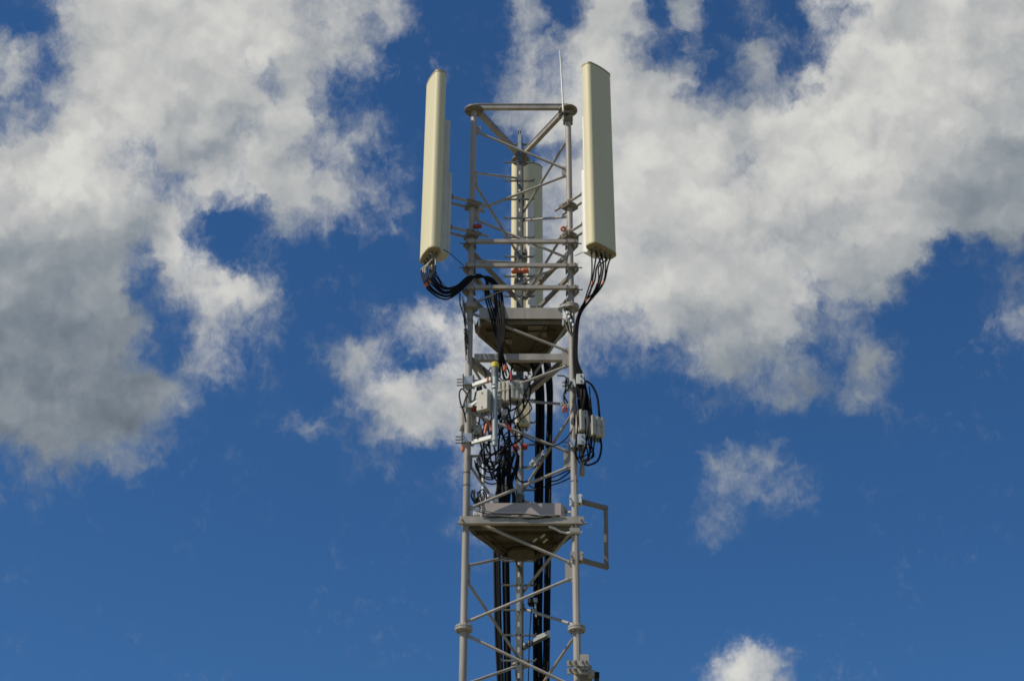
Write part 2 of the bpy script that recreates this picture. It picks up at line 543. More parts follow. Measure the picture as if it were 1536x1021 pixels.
# clamp bands on the legs
for k, py in (('L', 709), ('L', 728), ('L', 484), ('L', 481), ('R', 722), ('R', 489)):
    b = MB(); b.lathe(LP(k, py), [(.041, -.008), (.044, -.006), (.044, .006), (.041, .008)], 20)
    build(b, 'band', 'steel', tower)

# ------------------------------------------------------------------ frames of flat beams clamped round the legs between the antennas
def clamp_mesh(b, q, d, w=.10):
    """a U-bolt clamp behind a beam at q; d is the way out of the mast"""
    d = Vector(d).normalized(); s = d.cross(Z).normalized()
    b.box(q-d*.055, (s, d, Z), (w, .014, .055))
    for e in (-1, 1):
        for zz in (-.018, .018):
            b.bolt(q+s*e*w*.42+Z*zz, d, .008, .19)
for i, (py, nm) in enumerate(((362, 'highest'), (398, 'middle'), (431, 'lowest'))):
    zz = P(781, py+.5, -.06).z
    fr = thing('support_frame', nm+' of the three flat beam frames clamped round the mast legs between the antennas', 'support frame', (0, .35, zz), 'flat beam frames clamped round the mast')
    x0 = P((699, 697, 701)[i], py, -.06).x; x1 = P((868, 867, 868)[i], py, -.06).x
    b = MB(); b.box(((x0+x1)/2, -.062, zz), AX, (x1-x0, .045, .045))
    build(b, 'front_beam', 'paint', fr)
    for k, sgn in (('L', -1), ('R', 1)):
        p0 = LEG[k]+Vector((sgn*.05, -.02, zz-.05)); p1 = LEG['B']+Vector((sgn*.055, .09, zz-.05))
        d = (p1-p0).normalized()
        b = MB(); b.bar(p0-d*.06, p1, .04, .05)
        build(b, 'side_beam', 'paint_dark', fr)
        b = MB(); clamp_mesh(b, LEG[k]+Z*zz+Vector((0, .0, 0)), (0, -1, 0), .12)
        b.bolt(LEG[k]+Vector((sgn*.09, -.02, zz)), X, .009, .10)
        build(b, 'clamp', 'steel', fr)

# ------------------------------------------------------------------ platforms
def platform(name, label, py_front, poly_px, fascia):
    zz = P(780, py_front, 0).z
    poly = [PZ(x, y, zz) for x, y in poly_px]
    poly = [(p.x, p.y) for p in poly]
    t = thing(name, label, 'platform', (0, .4, zz))
    return t, zz, poly
pl, zu, poly = platform('service_platform', 'upper service platform with a grey front board and a dark underside', 479,
                        [(717.5, 479), (846, 479), (854, 489), (852, 496), (818, 529), (800, 551), (768, 551), (750, 531), (713, 499), (712, 491)], None)
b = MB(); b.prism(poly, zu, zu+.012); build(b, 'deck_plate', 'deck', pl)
b = MB()
z1 = P(780, 462.5, -.03).z
b.box(((P(719, 470, -.03).x+P(844, 470, -.03).x)/2, -.032, (zu+z1)/2-.004), AX, (P(844, 470, -.03).x-P(719, 470, -.03).x, .008, z1-zu+.012))
b.box((0, -.015, z1+.004), AX, (P(844, 470, -.03).x-P(719, 470, -.03).x, .04, .006))
build(b, 'front_board', 'paint', pl)
b = MB()
for i in range(2, len(poly)-1):
    a, c = Vector((*poly[i], zu)), Vector((*poly[i+1], zu))
    if (c-a).length > .02: b.bar(a+Z*.055, c+Z*.055, .006, .09)
build(b, 'edge_board', 'paint_dark', pl)
for (p, q_) in (((-.30, .06), (-.12, .80)), ((.30, .06), (.12, .80)), ((-.42, .22), (.42, .22))):
    b = MB(); b.bar(Vector((*p, zu-.022)), Vector((*q_, zu-.022)), .006, .04); b.bar(Vector((*p, zu-.006)), Vector((*q_, zu-.006)), .04, .006)
    build(b, 'joist', 'deck', pl)
for px in (718.5, 844.5):
    b = MB(); q = P(px, 484, -.03); b.box(q, AX, (.02, .03, .075)); build(b, 'bracket', 'galv_white', pl)
b = MB(); b.box(P(783, 547, .86), AX, (.22, .2, .08)); build(b, 'hatch_box', 'deck', pl)
def underside(poly, zz, root):
    cx = sum(p[0] for p in poly)/len(poly); cy = sum(p[1] for p in poly)/len(poly)
    ins = [(cx+(p[0]-cx)*.93, cy+(p[1]-cy)*.93) for p in poly]
    for i in range(len(ins)):
        a, c = Vector((*ins[i], zz-.010)), Vector((*ins[(i+1) % len(ins)], zz-.010))
        if (c-a).length > .08:
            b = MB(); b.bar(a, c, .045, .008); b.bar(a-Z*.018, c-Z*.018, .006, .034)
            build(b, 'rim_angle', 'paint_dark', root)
            n_ = max(1, int((c-a).length/.16))
            for k in range(n_):
                q_ = a+(c-a)*((k+.5)/n_)
                b = MB(); b.bolt(q_-Z*.006, Z, .011, .02); build(b, 'bolt', 'steel', root)
underside(poly, zu, pl)
for (px, py, w_, d_) in ((806, 497, .22, .26), (762, 512, .10, .10)):
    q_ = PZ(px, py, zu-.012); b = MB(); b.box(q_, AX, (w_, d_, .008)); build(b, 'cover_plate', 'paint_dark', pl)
# loose plates and a strap on the deck edge
for x0, x1, py in ((797, 804, 459.5), (805.5, 812, 459.5), (742, 752, 459.5)):
    b = MB(); b.box((P((x0+x1)/2, py, .02)), AX, (P(x1, py, .02).x-P(x0, py, .02).x, .06, .012))
    build(b, 'loose_plate', 'galv_white', pl)
b = MB(); b.tube([P(836, 462, -.04), P(846, 459, -.05), P(853, 455, -.05), P(862, 458, -.02)], .016, 8)
build(b, 'strap', 'galv_white', pl)

pl2, zl, poly2 = platform('service_platform', 'lower service platform with a pinkish board on top and a dark tapering underside', 787,
                          [(697, 787), (868, 787), (871, 794), (858, 803), (846, 813), (832, 823), (818, 830), (800, 836), (770, 836), (755, 832), (742, 824), (728, 812), (712, 801), (704, 795)], None)
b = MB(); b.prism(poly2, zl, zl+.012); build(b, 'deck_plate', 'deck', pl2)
b = MB()
xa, xb = P(689, 779, -.085).x, P(876, 779, -.085).x
zfa, zfb = P(780, 774, -.085).z, P(780, 784.5, -.085).z
b.box(((xa+xb)/2, -.085, (zfa+zfb)/2), AX, (xb-xa, .008, zfa-zfb))
b.box(((xa+xb)/2, -.055, zfb+.004), AX, (xb-xa-.01, .06, .007))
for x in (xa+.03, xb-.03): b.bolt((x, -.09, (zfa+zfb)/2), Y_, .012, .06)
b.tube([(xa-.02, -.05, zfb+.02), (xa+.12, -.05, zfb+.02)], .016, 8); b.tube([(xb-.12, -.05, zfb+.02), (xb+.03, -.05, zfb+.02)], .012, 8)
build(b, 'front_angle', 'paint', pl2)
# the board on top with its cut corner
b = MB()
zb0, zb1 = P(780, 774, .05).z, P(780, 754, .05).z
x0, x1 = P(727, 763, .05).x, P(843, 763, .05).x
b.prism([(x0, .05), (x1-.012, .05), (x1+.055, .16), (x1+.055, .19), (x0-.05, .19), (x0-.05, .16)], zb0-.02, zb1)
build(b, 'kick_board', 'pink', pl2)
for c_, z_ in ((P(719, 763, .22), (.05, .05, .17)), (P(706.5, 768, .05), (.055, .07, .10)), (P(713, 771, .0), (.05, .05, .05))):
    b = MB(); b.box(c_, AX, z_, .006); build(b, 'corner_block', 'galv_white', pl2)
b = MB(); q = PZ(782, 829, zl-.03); b.lathe((q.x, q.y, zl-.05), [(.10, -.03), (.15, -.012), (.155, 0), (.155, .03), (.12, .045)], 28)
build(b, 'apex_disc', 'deck', pl2)
underside(poly2, zl, pl2)
rr = random.Random(4)
for (pa, pb) in (((722, 793), (770, 833)), ((845, 793), (800, 833)), ((740, 790), (828, 790)), ((715, 800), (850, 800)), ((738, 815), (836, 815))):
    a, c = PZ(*pa, zl-.02), PZ(*pb, zl-.02)
    b = MB(); b.bar(a, c, .006, .04); b.bar(a+Z*.016, c+Z*.016, .04, .006)
    build(b, 'joist', 'deck', pl2)
for (pa, pb) in (((811, 806), (817, 801)), ((800, 812), (805, 807)), ((815, 813), (821, 808))):
    b = MB(); b.bar(PZ(*pa, zl-.05), PZ(*pb, zl-.05), .02, .01); build(b, 'clip', 'galv_white', pl2)
b = MB(); b.tube([P(823, 789, -.06), P(832, 792, -.05), P(841, 797, -.03), P(851, 799, -.05), P(859, 798, -.06), P(873, 798, -.06)], .014, 8)
build(b, 'bent_strap', 'galv_white', pl2)
b = MB(); b.box(P(862, 797, -.03), AX, (.11, .10, .05)); build(b, 'leg_clamp', 'paint', pl2)
# wires lying along the board
wires = thing('loose_wires', 'thin dark wires tied along the front edge of the lower platform', 'wires', P(780, 772, -.1))
for s in range(4):
    pts = []
    for i in range(9):
        f = i/8
        pts.append(P(706+8*s+f*(140-14*s), 763+s*1.5+9*math.sin(min(1, f*2.2+s*.2)*1.5)*.9+rr.uniform(-2, 2), -.10))
    b = MB(); b.tube(pts, .006, 6); build(b, 'wire', 'black' if s % 2 else 'grey_cable', wires)

# ------------------------------------------------------------------ climbing ladder
RUNGX, LY = -.017, .93
lad = thing('climbing_ladder', 'single-rail climbing ladder with short rungs up the rear of the mast', 'ladder', (RUNGX, LY, .3))
zr_top = P(779, 205, LY).z
b = MB()
for e in (-1, 1):
    b.box((RUNGX+e*.022, LY-.02, (zr_top+.3)/2), AX, (.020, .006, zr_top-.3))
    b.box((RUNGX+e*.0345, LY+.004, (zr_top+.3)/2), AX, (.005, .05, zr_top-.3))
zz = .35
while zz < zr_top-.05:
    b.box((RUNGX, LY-.0195, zz), AX, (.030, .005, .09))
    zz += .15
build(b, 'rail', 'galv_dark', lad)
b = MB(); b.box((RUNGX, LY-.03, zr_top-.10), AX, (.045, .02, .34)); b.box((RUNGX-.012, LY-.035, zr_top+.05), AX, (.012, .01, .08)); b.box((RUNGX+.012, LY-.035, zr_top+.05), AX, (.012, .01, .08))
build(b, 'top_stop', 'galv', lad)
z_r = P(778, 217.5, LY).z
while z_r > .5:
    b = MB()
    b.bar((RUNGX-.185, LY-.01, z_r), (RUNGX+.185, LY-.01, z_r), .026, .016)
    for e in (-1, 1):
        b.bar((RUNGX+e*.178, LY-.01, z_r), (RUNGX+e*.196, LY-.01, z_r+.022), .026, .012)
    build(b, 'rung', 'galv_dark', lad)
    z_r -= .3
for py in (300, 588, 745, 908, 290):
    zz = P(780, py, LY).z
    b = MB(); b.box((RUNGX+.02, LY+.05, zz), AX, (.09, .10, .06)); build(b, 'wall_bracket', 'paint_dark', lad)
for px0, py0, py1 in ((779, 655, 740), (777, 568, 600), (777, 890, 916)):
    b = MB(); p0, p1 = P(px0, py0, LY-.07), P(px0, py1, LY-.07); b.bar(p0, p1, .034, .04, X); build(b, 'splice_plate', 'galv', lad)

# ------------------------------------------------------------------ panel antennas
def panel_antenna(c, az, zb, zt_, w, d, label, back, name='panel_antenna', bw=.20, bd=.085):
    """az: way the face looks, from -Y (towards the photographer) turning to +X"""
    n = Vector((math.sin(az), -math.cos(az), 0)); t = Vector((math.cos(az), math.sin(az), 0))
    c = Vector((c[0], c[1], 0))
    th = thing(name, label, 'panel antenna', c+Z*zb, 'panel antennas round the mast top')
    def loop(w, d, inset=0):
        pts = []
        hw, hd = w/2-inset, d/2-inset
        prof = []
        r = min(.055, hd*.8)
        for s in range(9):      # right front round
            a = math.pi/2*s/8
            prof.append((hw-r+r*math.cos(a), hd-r+r*math.sin(a)-.010*(1-math.sin(a))))
        for s in range(1, 6):
            x = (hw-r)*(1-2*s/6); prof.append((x, hd+.012*(1-(x/(hw-r))**2)))
        for s in range(9):
            a = math.pi/2+math.pi/2*s/8
            prof.append((-hw+r+r*math.cos(a), hd-r+r*math.sin(a)-.010*(1-math.sin(a))))
        prof += [(-hw, -hd+.05), (-hw+.012, -hd+.035), (-hw+.075, -hd), (hw-.075, -hd), (hw-.012, -hd+.035), (hw, -hd+.05)]
        return [(c+t*x+n*y) for x, y in prof]
    b = MB(); b.prism([(p.x, p.y) for p in loop(w, d)], zb+.02, zt_-.025, True)
    rad = build(b, 'radome', 'cream', th)
    b = MB(); b.prism([(p.x, p.y) for p in loop(w, d, -.003)], zt_-.025, zt_); build(b, 'top_cap', 'cream_cap', th)
    b = MB(); b.prism([(p.x, p.y) for p in loop(w, d, -.003)], zb, zb+.02)
    b.prism([(p.x, p.y) for p in loop(w, d, .012)], zb-.012, zb)
    build(b, 'bottom_cap', 'cream_cap', th)
    ends = []
    for i in range(8):
        q = c+t*((i % 4-1.5)*w*.2)+n*((i//4-.5)*d*.42)
        b = MB(); b.lathe(q+Z*(zb-.01), [(.014, -.05), (.018, -.045), (.018, -.02), (.012, 0)], 10)
        build(b, 'connector', 'steel', th)
        ends.append(q+Z*(zb-.05))
    # flat mounting rail on the back with its stiffening box
    L = zt_-zb
    b = MB(); b.box(c-n*(d/2+bd/2)+Z*(zb+.02+L*.37), (t, n, Z), (bw, bd, L*.74), .008); build(b, 'mounting_rail', back, th)
    b = MB(); b.box(c-n*(d/2+bd+.022)+Z*(zb+.04+L*.22), (t, n, Z), (bw*.95, .044, L*.44), .012); build(b, 'rear_cover', back, th)
    return th, ends, n, t
azR, azL = RAD(42), RAD(-66)
nR = Vector((math.sin(azR), -math.cos(azR), 0)); nL = Vector((math.sin(azL), -math.cos(azL), 0))
cR = LEG['R']+nR*.52; cL = LEG['L']+nL*.52
zRt = P(890, 92, (cR+nR*.07).y-.13).z; zRb = P(888, 364, (cR+nR*.07).y-.13).z
zLt = P(656, 104.5, (cL+nL*.07).y-.16).z; zLb = P(650, 371, (cL+nL*.07).y-.16).z
antR, endR, _, tR = panel_antenna(cR, azR, zRb, zRt, .41, .165, 'right-hand cream panel antenna, its wide face in shade and cables hanging below', 'white_back')
antL, endL, _, tL = panel_antenna(cL, azL, zLb, zLt, .385, .165, 'left-hand cream panel antenna seen nearly edge-on, its cables sweeping to the mast', 'grey_back')
cBk = (P(790.5, 300, 1.5).x, 1.50)
antB, endB, _, tB = panel_antenna(cBk, RAD(204), P(790, 492, 1.45).z, P(790, 243.5, 1.45).z, .43, .16, 'cream panel antenna behind the mast, its back seen through the lattice', 'white_back', bw=.10, bd=.04)

# tubular arms that hold the antennas off the legs
def mount(k, py, n, label, reach=.29):
    q = LP(k, py)
    t = Vector((-n.y, n.x, 0))
    th = thing('antenna_bracket', label, 'antenna bracket', q, 'tubular brackets holding the panel antennas')
    for e in (-1, 1):
        b = MB(); a0 = q+t*e*.062-n*.19; a1 = q+t*e*.062+n*reach
        b.tube([a0, a1], .017, 12); build(b, 'arm', 'paint', th)
        b = MB(); b.lathe(a1, [(.018, -.01), (.026, -.006), (.026, .012), (.02, .016)], 10, n); b.bolt(a1, Z, .008, .08); build(b, 'end_clamp', 'paint_dark', th)
    b = MB()
    for e in (-1, 1):
        b.box(q+n*e*.052, (n, t, Z), (.022, .17, .055))
    b.box(q-Z*.036, (n, t, Z), (.14, .16, .012))
    for e in (-1, 1):
        b.bolt(q+t*e*.075, n, .009, .2); b.bolt(q+t*e*.075+Z*.018, n, .008, .2)
    build(b, 'clamp_plate', 'paint_dark', th)
mount('R', 309, nR, 'upper tubular bracket joining the right-hand antenna to the mast leg')
mount('R', 354, nR, 'lower tubular bracket joining the right-hand antenna to the mast leg')
mount('L', 308, nL, 'upper tubular bracket joining the left-hand antenna to the mast leg')
mount('L', 353, nL, 'lower tubular bracket joining the left-hand antenna to the mast leg')
nB = Vector((0, 1, 0))
mount('B', 385, nB, 'upper tubular bracket between the rear leg and the antenna behind the mast')
mount('B', 428, nB, 'lower tubular bracket between the rear leg and the antenna behind the mast')

# ------------------------------------------------------------------ lightning rod
rod = thing('lightning_rod', 'thin pale lightning rod rising from the right mast leg', 'lightning rod', P(846, 180, -.09))
b = MB(); b.tube([P(845.5, 178, -.10), P(843, 130, -.10), P(840.8, 92, -.10), P(839.3, 76, -.10)], .013, 10, True, .005); build(b, 'rod', 'galv_white', rod)
b = MB(); b.bar(P(840, 171, -.1), P(857, 171, -.03), .09, .014); b.bolt(P(845.4, 168, -.1), Z, .022, .06); b.bolt(P(845.4, 176, -.1), Z, .016, .10); build(b, 'base_plate', 'steel', rod)
b = MB(); q = LP('R', 181); b.box(q-Y_*.05, AX, (.12, .02, .07)); b.box(q+Y_*.05, AX, (.12, .02, .05))
for e in (-1, 1): b.bolt(q+X*e*.05, Y_, .010, .17)
b.lathe(q, [(.039, -.03), (.048, -.024), (.048, .024), (.039, .03)], 16)
build(b, 'clamp', 'paint_dark', rod)

# ------------------------------------------------------------------ bent frame to the right of the lower platform
gate = thing('gate_frame', 'open rectangular frame of square tube sticking out of the right leg beside the lower platform', 'frame', LP('R', 795))
def gp(px, py): return P(px, py, (px-866)/46*.24)
a, b_, c_, d_ = gp(866, 750.5), gp(908.5, 761.5), gp(909.5, 850), gp(866, 838)
for nm, p, q, e in (('top_arm', a, b_, .04), ('bottom_arm', d_, c_, .04)):
    b = MB(); b.bar(p, q, .045, .045, Z, (0, 0), e); build(b, nm, 'paint_dark', gate)
b = MB(); b.bar(b_-Z*.024, c_+Z*.024, .044, .048, X); build(b, 'upright', 'paint_dark', gate)
for py in (750, 836):
    q = LP('R', py)
    b = MB(); b.box(q-Y_*.045+X*.01, AX, (.13, .02, .10)); b.box(q+Y_*.045+X*.01, AX, (.13, .02, .10)); b.box(q+X*.07, AX, (.02, .07, .11))
    b.bolt(q+X*.075+Z*.02-Y_*.06, Y_, .011, .05); b.bolt(q-X*.05+Z*.0-Y_*.05, Y_, .010, .07)
    b.lathe(q-Z*.02, [(.041, -.05), (.047, -.045), (.047, .045), (.041, .05)], 16)
    build(b, 'leg_clamp', 'galv_white' if py == 750 else 'paint', gate)

# flat safety rail on the right leg and the bracket block at its foot
b = MB(); p0, p1 = LP('R', 716), LP('R', 1100); off = Vector((.006, -.052, 0)); b.bar(p0+off, p1+off, .032, .024, X)
build(b, 'cable_duct', 'paint', None, 'narrow flat duct strapped down the front of the right mast leg', 'duct')
blk = thing('clamp_block', 'grey bolted clamp block on the right leg at the foot of the picture', 'clamp block', LP('R', 1004))
q = LP('R', 1004)
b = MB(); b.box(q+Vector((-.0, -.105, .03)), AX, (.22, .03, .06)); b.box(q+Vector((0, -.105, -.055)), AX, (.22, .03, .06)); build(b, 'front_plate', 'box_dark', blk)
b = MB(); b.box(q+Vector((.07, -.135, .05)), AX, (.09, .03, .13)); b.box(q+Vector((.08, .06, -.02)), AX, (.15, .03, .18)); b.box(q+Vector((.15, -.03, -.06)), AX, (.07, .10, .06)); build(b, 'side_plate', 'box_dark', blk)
b = MB()
for ex in (-.08, -.02, .05, .09):
    for ez in (-.05, .03): b.bolt(q+Vector((ex, -.12, ez)), Y_, .012, .12)
build(b, 'bolt', 'steel', blk)
b = MB(); b.box(q+Vector((.2, -.02, -.08)), AX, (.05, .12, .06)); build(b, 'end_grip', 'black', blk)

# ------------------------------------------------------------------ radio equipment below the upper platform
def bend(a, r):
    return (Vector((math.cos(a), math.sin(a), 0)), Vector((-math.sin(a), math.cos(a), 0)), Z)
def radio_unit(name, label, cat, px, py, Y, w, h, d, yaw, m='box', ribs=2, lid=False, group=None, connectors=3):
    c = P(px, py, Y); ax = bend(RAD(yaw), 0)
    th = thing(name, label, cat, c-Z*h/2, group)
    b = MB(); b.box(c, ax, (w, d, h), .012); build(b, 'housing', m, th)
    if ribs:
        b = MB()
        for i in range(ribs+1):
            b.box(c+ax[0]*((i/ribs-.5)*w*.86)-ax[1]*(d/2+.006), ax, (w*.8/ribs*.62, .012, h*.95), .005)
        build(b, 'cooling_rib', m, th)
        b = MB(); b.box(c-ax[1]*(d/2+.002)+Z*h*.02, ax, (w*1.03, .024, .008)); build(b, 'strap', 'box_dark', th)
    if lid:
        b = MB(); b.box(c-ax[1]*(d/2+.006), ax, (w*.92, .018, h*.95), .006); build(b, 'lid', m, th)
        b = MB()
        for e in (-1, 1): b.bolt(c-ax[1]*(d/2+.016)+Z*e*h*.34, ax[1], .012, .012)
        build(b, 'lid_screw', 'steel', th)
    b = MB()
    for i in range(connectors):
        b.lathe(c+ax[0]*((i-(connectors-1)/2)*w*.26)-Z*(h/2), [(.016, -.045), (.018, -.01), (.018, .004)], 10)
    build(b, 'gland', 'steel', th)
    return th
radio_unit('junction_box', 'grey lidded junction box left of the upright galvanised pipe', 'junction box', 727, 603, -.20, .15, .27, .10, -28, 'box', 0, True)
radio_unit('radio_unit', 'ribbed light grey radio unit just right of the galvanised pipe', 'radio unit', 757, 590, .05, .115, .27, .11, -12, 'box', 2, group='light grey radio units on the mast')
radio_unit('radio_unit', 'ribbed light grey radio unit in front of the ladder rail', 'radio unit', 774.5, 588, .05, .125, .25, .12, 8, 'box', 2, group='light grey radio units on the mast')
radio_unit('radio_unit', 'grey radio unit half hidden behind the left mast leg', 'radio unit', 702, 629, .14, .18, .26, .14, 10, 'box', 0, True, 'light grey radio units on the mast')
radio_unit('filter_box', 'pale narrow box behind the ladder below the ribbed radio units', 'filter box', 784, 624, .80, .17, .30, .09, 6, 'cream', 0, True)
radio_unit('radio_unit', 'flat-faced grey radio unit hard against the right mast leg', 'radio unit', 874, 634, -.06, .13, .27, .12, 25, 'box', 0, True, 'light grey radio units on the mast')
radio_unit('radio_unit', 'ribbed grey radio unit farthest right, outside the right mast leg', 'radio unit', 893, 642, -.06, .15, .25, .12, 30, 'box', 2, False, 'light grey radio units on the mast')
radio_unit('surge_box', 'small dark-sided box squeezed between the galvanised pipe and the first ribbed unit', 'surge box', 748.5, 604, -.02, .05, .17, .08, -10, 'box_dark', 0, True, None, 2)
radio_unit('surge_box', 'small grey box low on the inside of the left leg above the white arm', 'surge box', 717, 646, .10, .08, .11, .07, -15, 'box', 0, True, None, 2)
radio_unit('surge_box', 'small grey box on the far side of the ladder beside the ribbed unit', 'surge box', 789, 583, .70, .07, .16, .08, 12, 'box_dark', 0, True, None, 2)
radio_unit('surge_box', 'small pale splitter under the first ribbed unit', 'surge box', 757, 619, .10, .07, .08, .06, 0, 'galv_white', 0, False, None, 3)
def fitting(px, py, Y, sz, m, label, yaw=0):
    c = P(px, py, Y); ax = bend(RAD(yaw), 0)
    t = thing('small_bracket', label, 'bracket', c)
    b = MB(); b.box(c, ax, (sz, sz*.5, sz*.7), .004); build(b, 'plate', m, t)
    for e in (-1, 1):
        b = MB(); b.bolt(c+ax[0]*e*sz*.3-ax[1]*sz*.3, ax[1], .008, .05); build(b, 'bolt', 'steel', t)
fitting(796.5, 601, .9, .06, 'galv_white', 'pale clip where the level brace meets the rear leg')
fitting(845, 606, .0, .06, 'galv_white', 'pale clip where the level brace meets the right leg')
fitting(716, 573, .12, .08, 'galv_dark', 'dark bracket tucked behind the upper white arm')
fitting(719, 584, .10, .07, 'galv_dark', 'dark bracket between the upper white arm and the junction box')
fitting(713, 655, .12, .09, 'galv_dark', 'dark bracket tucked behind the lower white arm')
fitting(771, 566, .6, .08, 'galv_dark', 'dark bracket on the rail above the ribbed units')
fitting(764, 632, .3, .07, 'galv_dark', 'dark bracket among the cables below the ribbed units')
fitting(782, 645, .8, .07, 'galv', 'grey bracket on the rail above the red clip')
fitting(880, 668, -.04, .06, 'galv_white', 'pale bracket under the flat-faced radio unit')
fitting(882, 690, -.04, .05, 'galv_white', 'pale connector block in the wires below the right radio units')
fitting(870, 600, -.08, .07, 'galv_dark', 'dark bracket inside the cable clump by the right leg')
# galvanised pipe held on two square arms off the left leg
pm = thing('pipe_mount', 'bright galvanised upright pipe with a yellow-topped unit on two white arms', 'pipe mount', P(742, 668, -.22))
b = MB(); b.tube([P(742, 668, -.22), P(742.6, 566, -.22)], .030, 18)
b.lathe(P(742, 660, -.22), [(.03, -.02), (.037, -.012), (.037, .02), (.03, .026)], 16); b.lathe(P(742.3, 580, -.22), [(.03, -.03), (.042, -.02), (.034, 0), (.042, .02), (.03, .03)], 16)
build(b, 'pipe', 'galv_pipe', pm)
b = MB(); b.lathe(P(742.5, 566, -.20), [(.035, -.06), (.043, -.05), (.043, .12), (.036, .13)], 18); build(b, 'amplifier', 'galv_dark', pm)
b = MB(); b.lathe(P(742.5, 548, -.20), [(.045, -.035), (.047, -.03), (.047, .02), (.04, .03)], 20); build(b, 'yellow_cap', 'yellow', pm)
for (px0, py0, px1, py1) in ((710, 577.5, 737, 568.5), (709, 663.5, 738, 655.5)):
    b = MB(); p0, p1 = P(px0, py0, -.06), P(px1, py1, -.21); b.bar(p0, p1, .04, .045); build(b, 'arm', 'galv_white', pm)
    q = LP('L', py0-4)
    for e in (-1, 1):
        b = MB(); b.box(q+Y_*e*.05, AX, (.14, .02, .11), .004); build(b, 'clamp_plate', 'galv', pm)
    for ez in (-.04, .0, .04):
        for dx, ax_, r_, l_ in ((-.06, Y_, .008, .2), (-.075, X, .008, .12), (.055, Y_, .008, .16)):
            b = MB(); b.bolt(q+Vector((dx, -.02, ez-(.01 if ax_ is X else 0))), ax_, r_, l_); build(b, 'bolt', 'steel', pm)
b = MB(); q = LP('L', 611); b.box(q-Y_*.05, AX, (.11, .014, .05)); b.bar(q+Vector((.04, -.055, .0)), P(718, 600, -.12), .02, .03); b.bolt(q+Vector((-.06, -.05, -.02)), X, .009, .07)
build(b, 'link_arm', 'galv_white', pm)
# right-hand pipe mount behind the radios
pr = thing('pipe_mount', 'short grey pipe mount behind the radio units on the right mast leg', 'pipe mount', P(873, 713, -.10))
b = MB(); b.tube([P(873.5, 712, .05), P(875, 590, .05)], .024, 16); b.lathe(P(873.5, 713, .05), [(.026, 0), (.031, .004), (.031, .10), (.026, .11)], 16); build(b, 'pipe', 'paint', pr)
for py, py2 in ((578, 576), (668, 668)):
    q = LP('R', py)
    mm = 'galv_white' if py == 578 else 'galv'
    for c_, z_ in ((q-Y_*.05+X*.03, (.16, .02, .10)), (q+Y_*.05+X*.03, (.16, .02, .10)), (q+X*.085-Y_*.15, (.085, .014, .13))):
        b = MB(); b.box(c_, AX, z_, .004); build(b, 'clamp_plate', mm, pr)
    b = MB(); b.box(q+X*.045-Y_*.105, AX, (.012, .085, .10)); build(b, 'web', mm, pr)
    for ez in (-.035, .035):
        for p_, ax_, r_, l_ in ((Vector((.095, -.15, ez)), Y_, .013, .04), (Vector((-.05, -.02, ez)), Y_, .009, .17), (Vector((-.07, -.03, ez*.7)), X, .008, .1)):
            b = MB(); b.bolt(q+p_, ax_, r_, l_); build(b, 'bolt', 'steel', pr)

# ------------------------------------------------------------------ cables
def spline(pts, sub=7):
    p = [Vector(q) for q in pts]
    p = [p[0]*2-p[1]]+p+[p[-1]*2-p[-2]]
    out = []
    for i in range(1, len(p)-2):
        for s in range(sub):
            t = s/sub
            a, b, c, d = p[i-1], p[i], p[i+1], p[i+2]
            out.append(.5*((2*b)+(c-a)*t+(2*a-5*b+4*c-d)*t*t+(3*b-a-3*c+d)*t**3))
    out.append(p[-2])
    return out
def cable(pts, r, label, group, m='black', name='cable', tape=None, sub=7):
    s = spline(pts, sub)
    b = MB(); b.tube(s, r, 8)
    o = build(b, name, m, None, label, 'cable', group)
    for (f, mm) in (tape or ()):
        if mm == 'grey_cable':
            i = int(f*len(s)); bb = MB(); bb.tube(s[:i], r*1.08, 8); build(bb, 'sunlit_tone_sleeve', mm, o)  # grey sleeve lightens the cable's upper end, standing in for sunlight
        else:
            i = int(f*(len(s)-3)); bb = MB(); bb.tube(s[i:i+3], r*1.28, 10); build(bb, 'tape_band', mm, o)
    return o
rc = random.Random(11)
# left antenna: eight jumpers dropping, sweeping under and over the leg, then down inside the mast
for i in range(8):
    e = endL[i]
    k = (i-3.5)/3.5
    j = lambda s: rc.uniform(-s, s)
    yy = -.36
    pts = [e, P(632.5+i*3.0, 404-i*2.0, e.y*.98), P(635+i*2.5, 421-i*1.6, -.36), P(645+i*1.9, 437-i*2.4+j(1), -.32), P(667+j(1), 448-i*2.3+j(1), -.26), P(686+j(1.5), 440-i*1.6, -.18),
           P(702+j(1), 425-i*1.5, -.13), P(717+j(1), 414+k*2.5, -.11), P(729+i*1.0, 419-k*3+j(1), -.04)]
    if i < 3:
        pts += [P(728+i*3.0, 445, .0), P(736+i*3.5, 475+j(2), -.05), P(744+i*2.2, 505, -.06), P(749+i*1.3, 535, -.05), P(745+i*5, 565, .05)]
    else:
        pts += [P(741+(i-3)*2.6, 436+j(3), .0), P(743+(i-3)*3.2+j(1), 466, -.05), P(748+(i-3)*2.2, 500, -.07), P(750+(i-3)*1.0, 530, -.06), P(742+(i-3)*6, 562+j(4), .05)]
    cable(pts, .0105, 'black jumper cable sweeping from the left-hand antenna over the left leg', 'jumper cables of the left-hand antenna',
          'black', tape=((.10+.02*(i % 3), 'grey_cable'),) + (((.19, 'orange'),) if i in (0, 1, 3) else ()), name='jumper_cable')
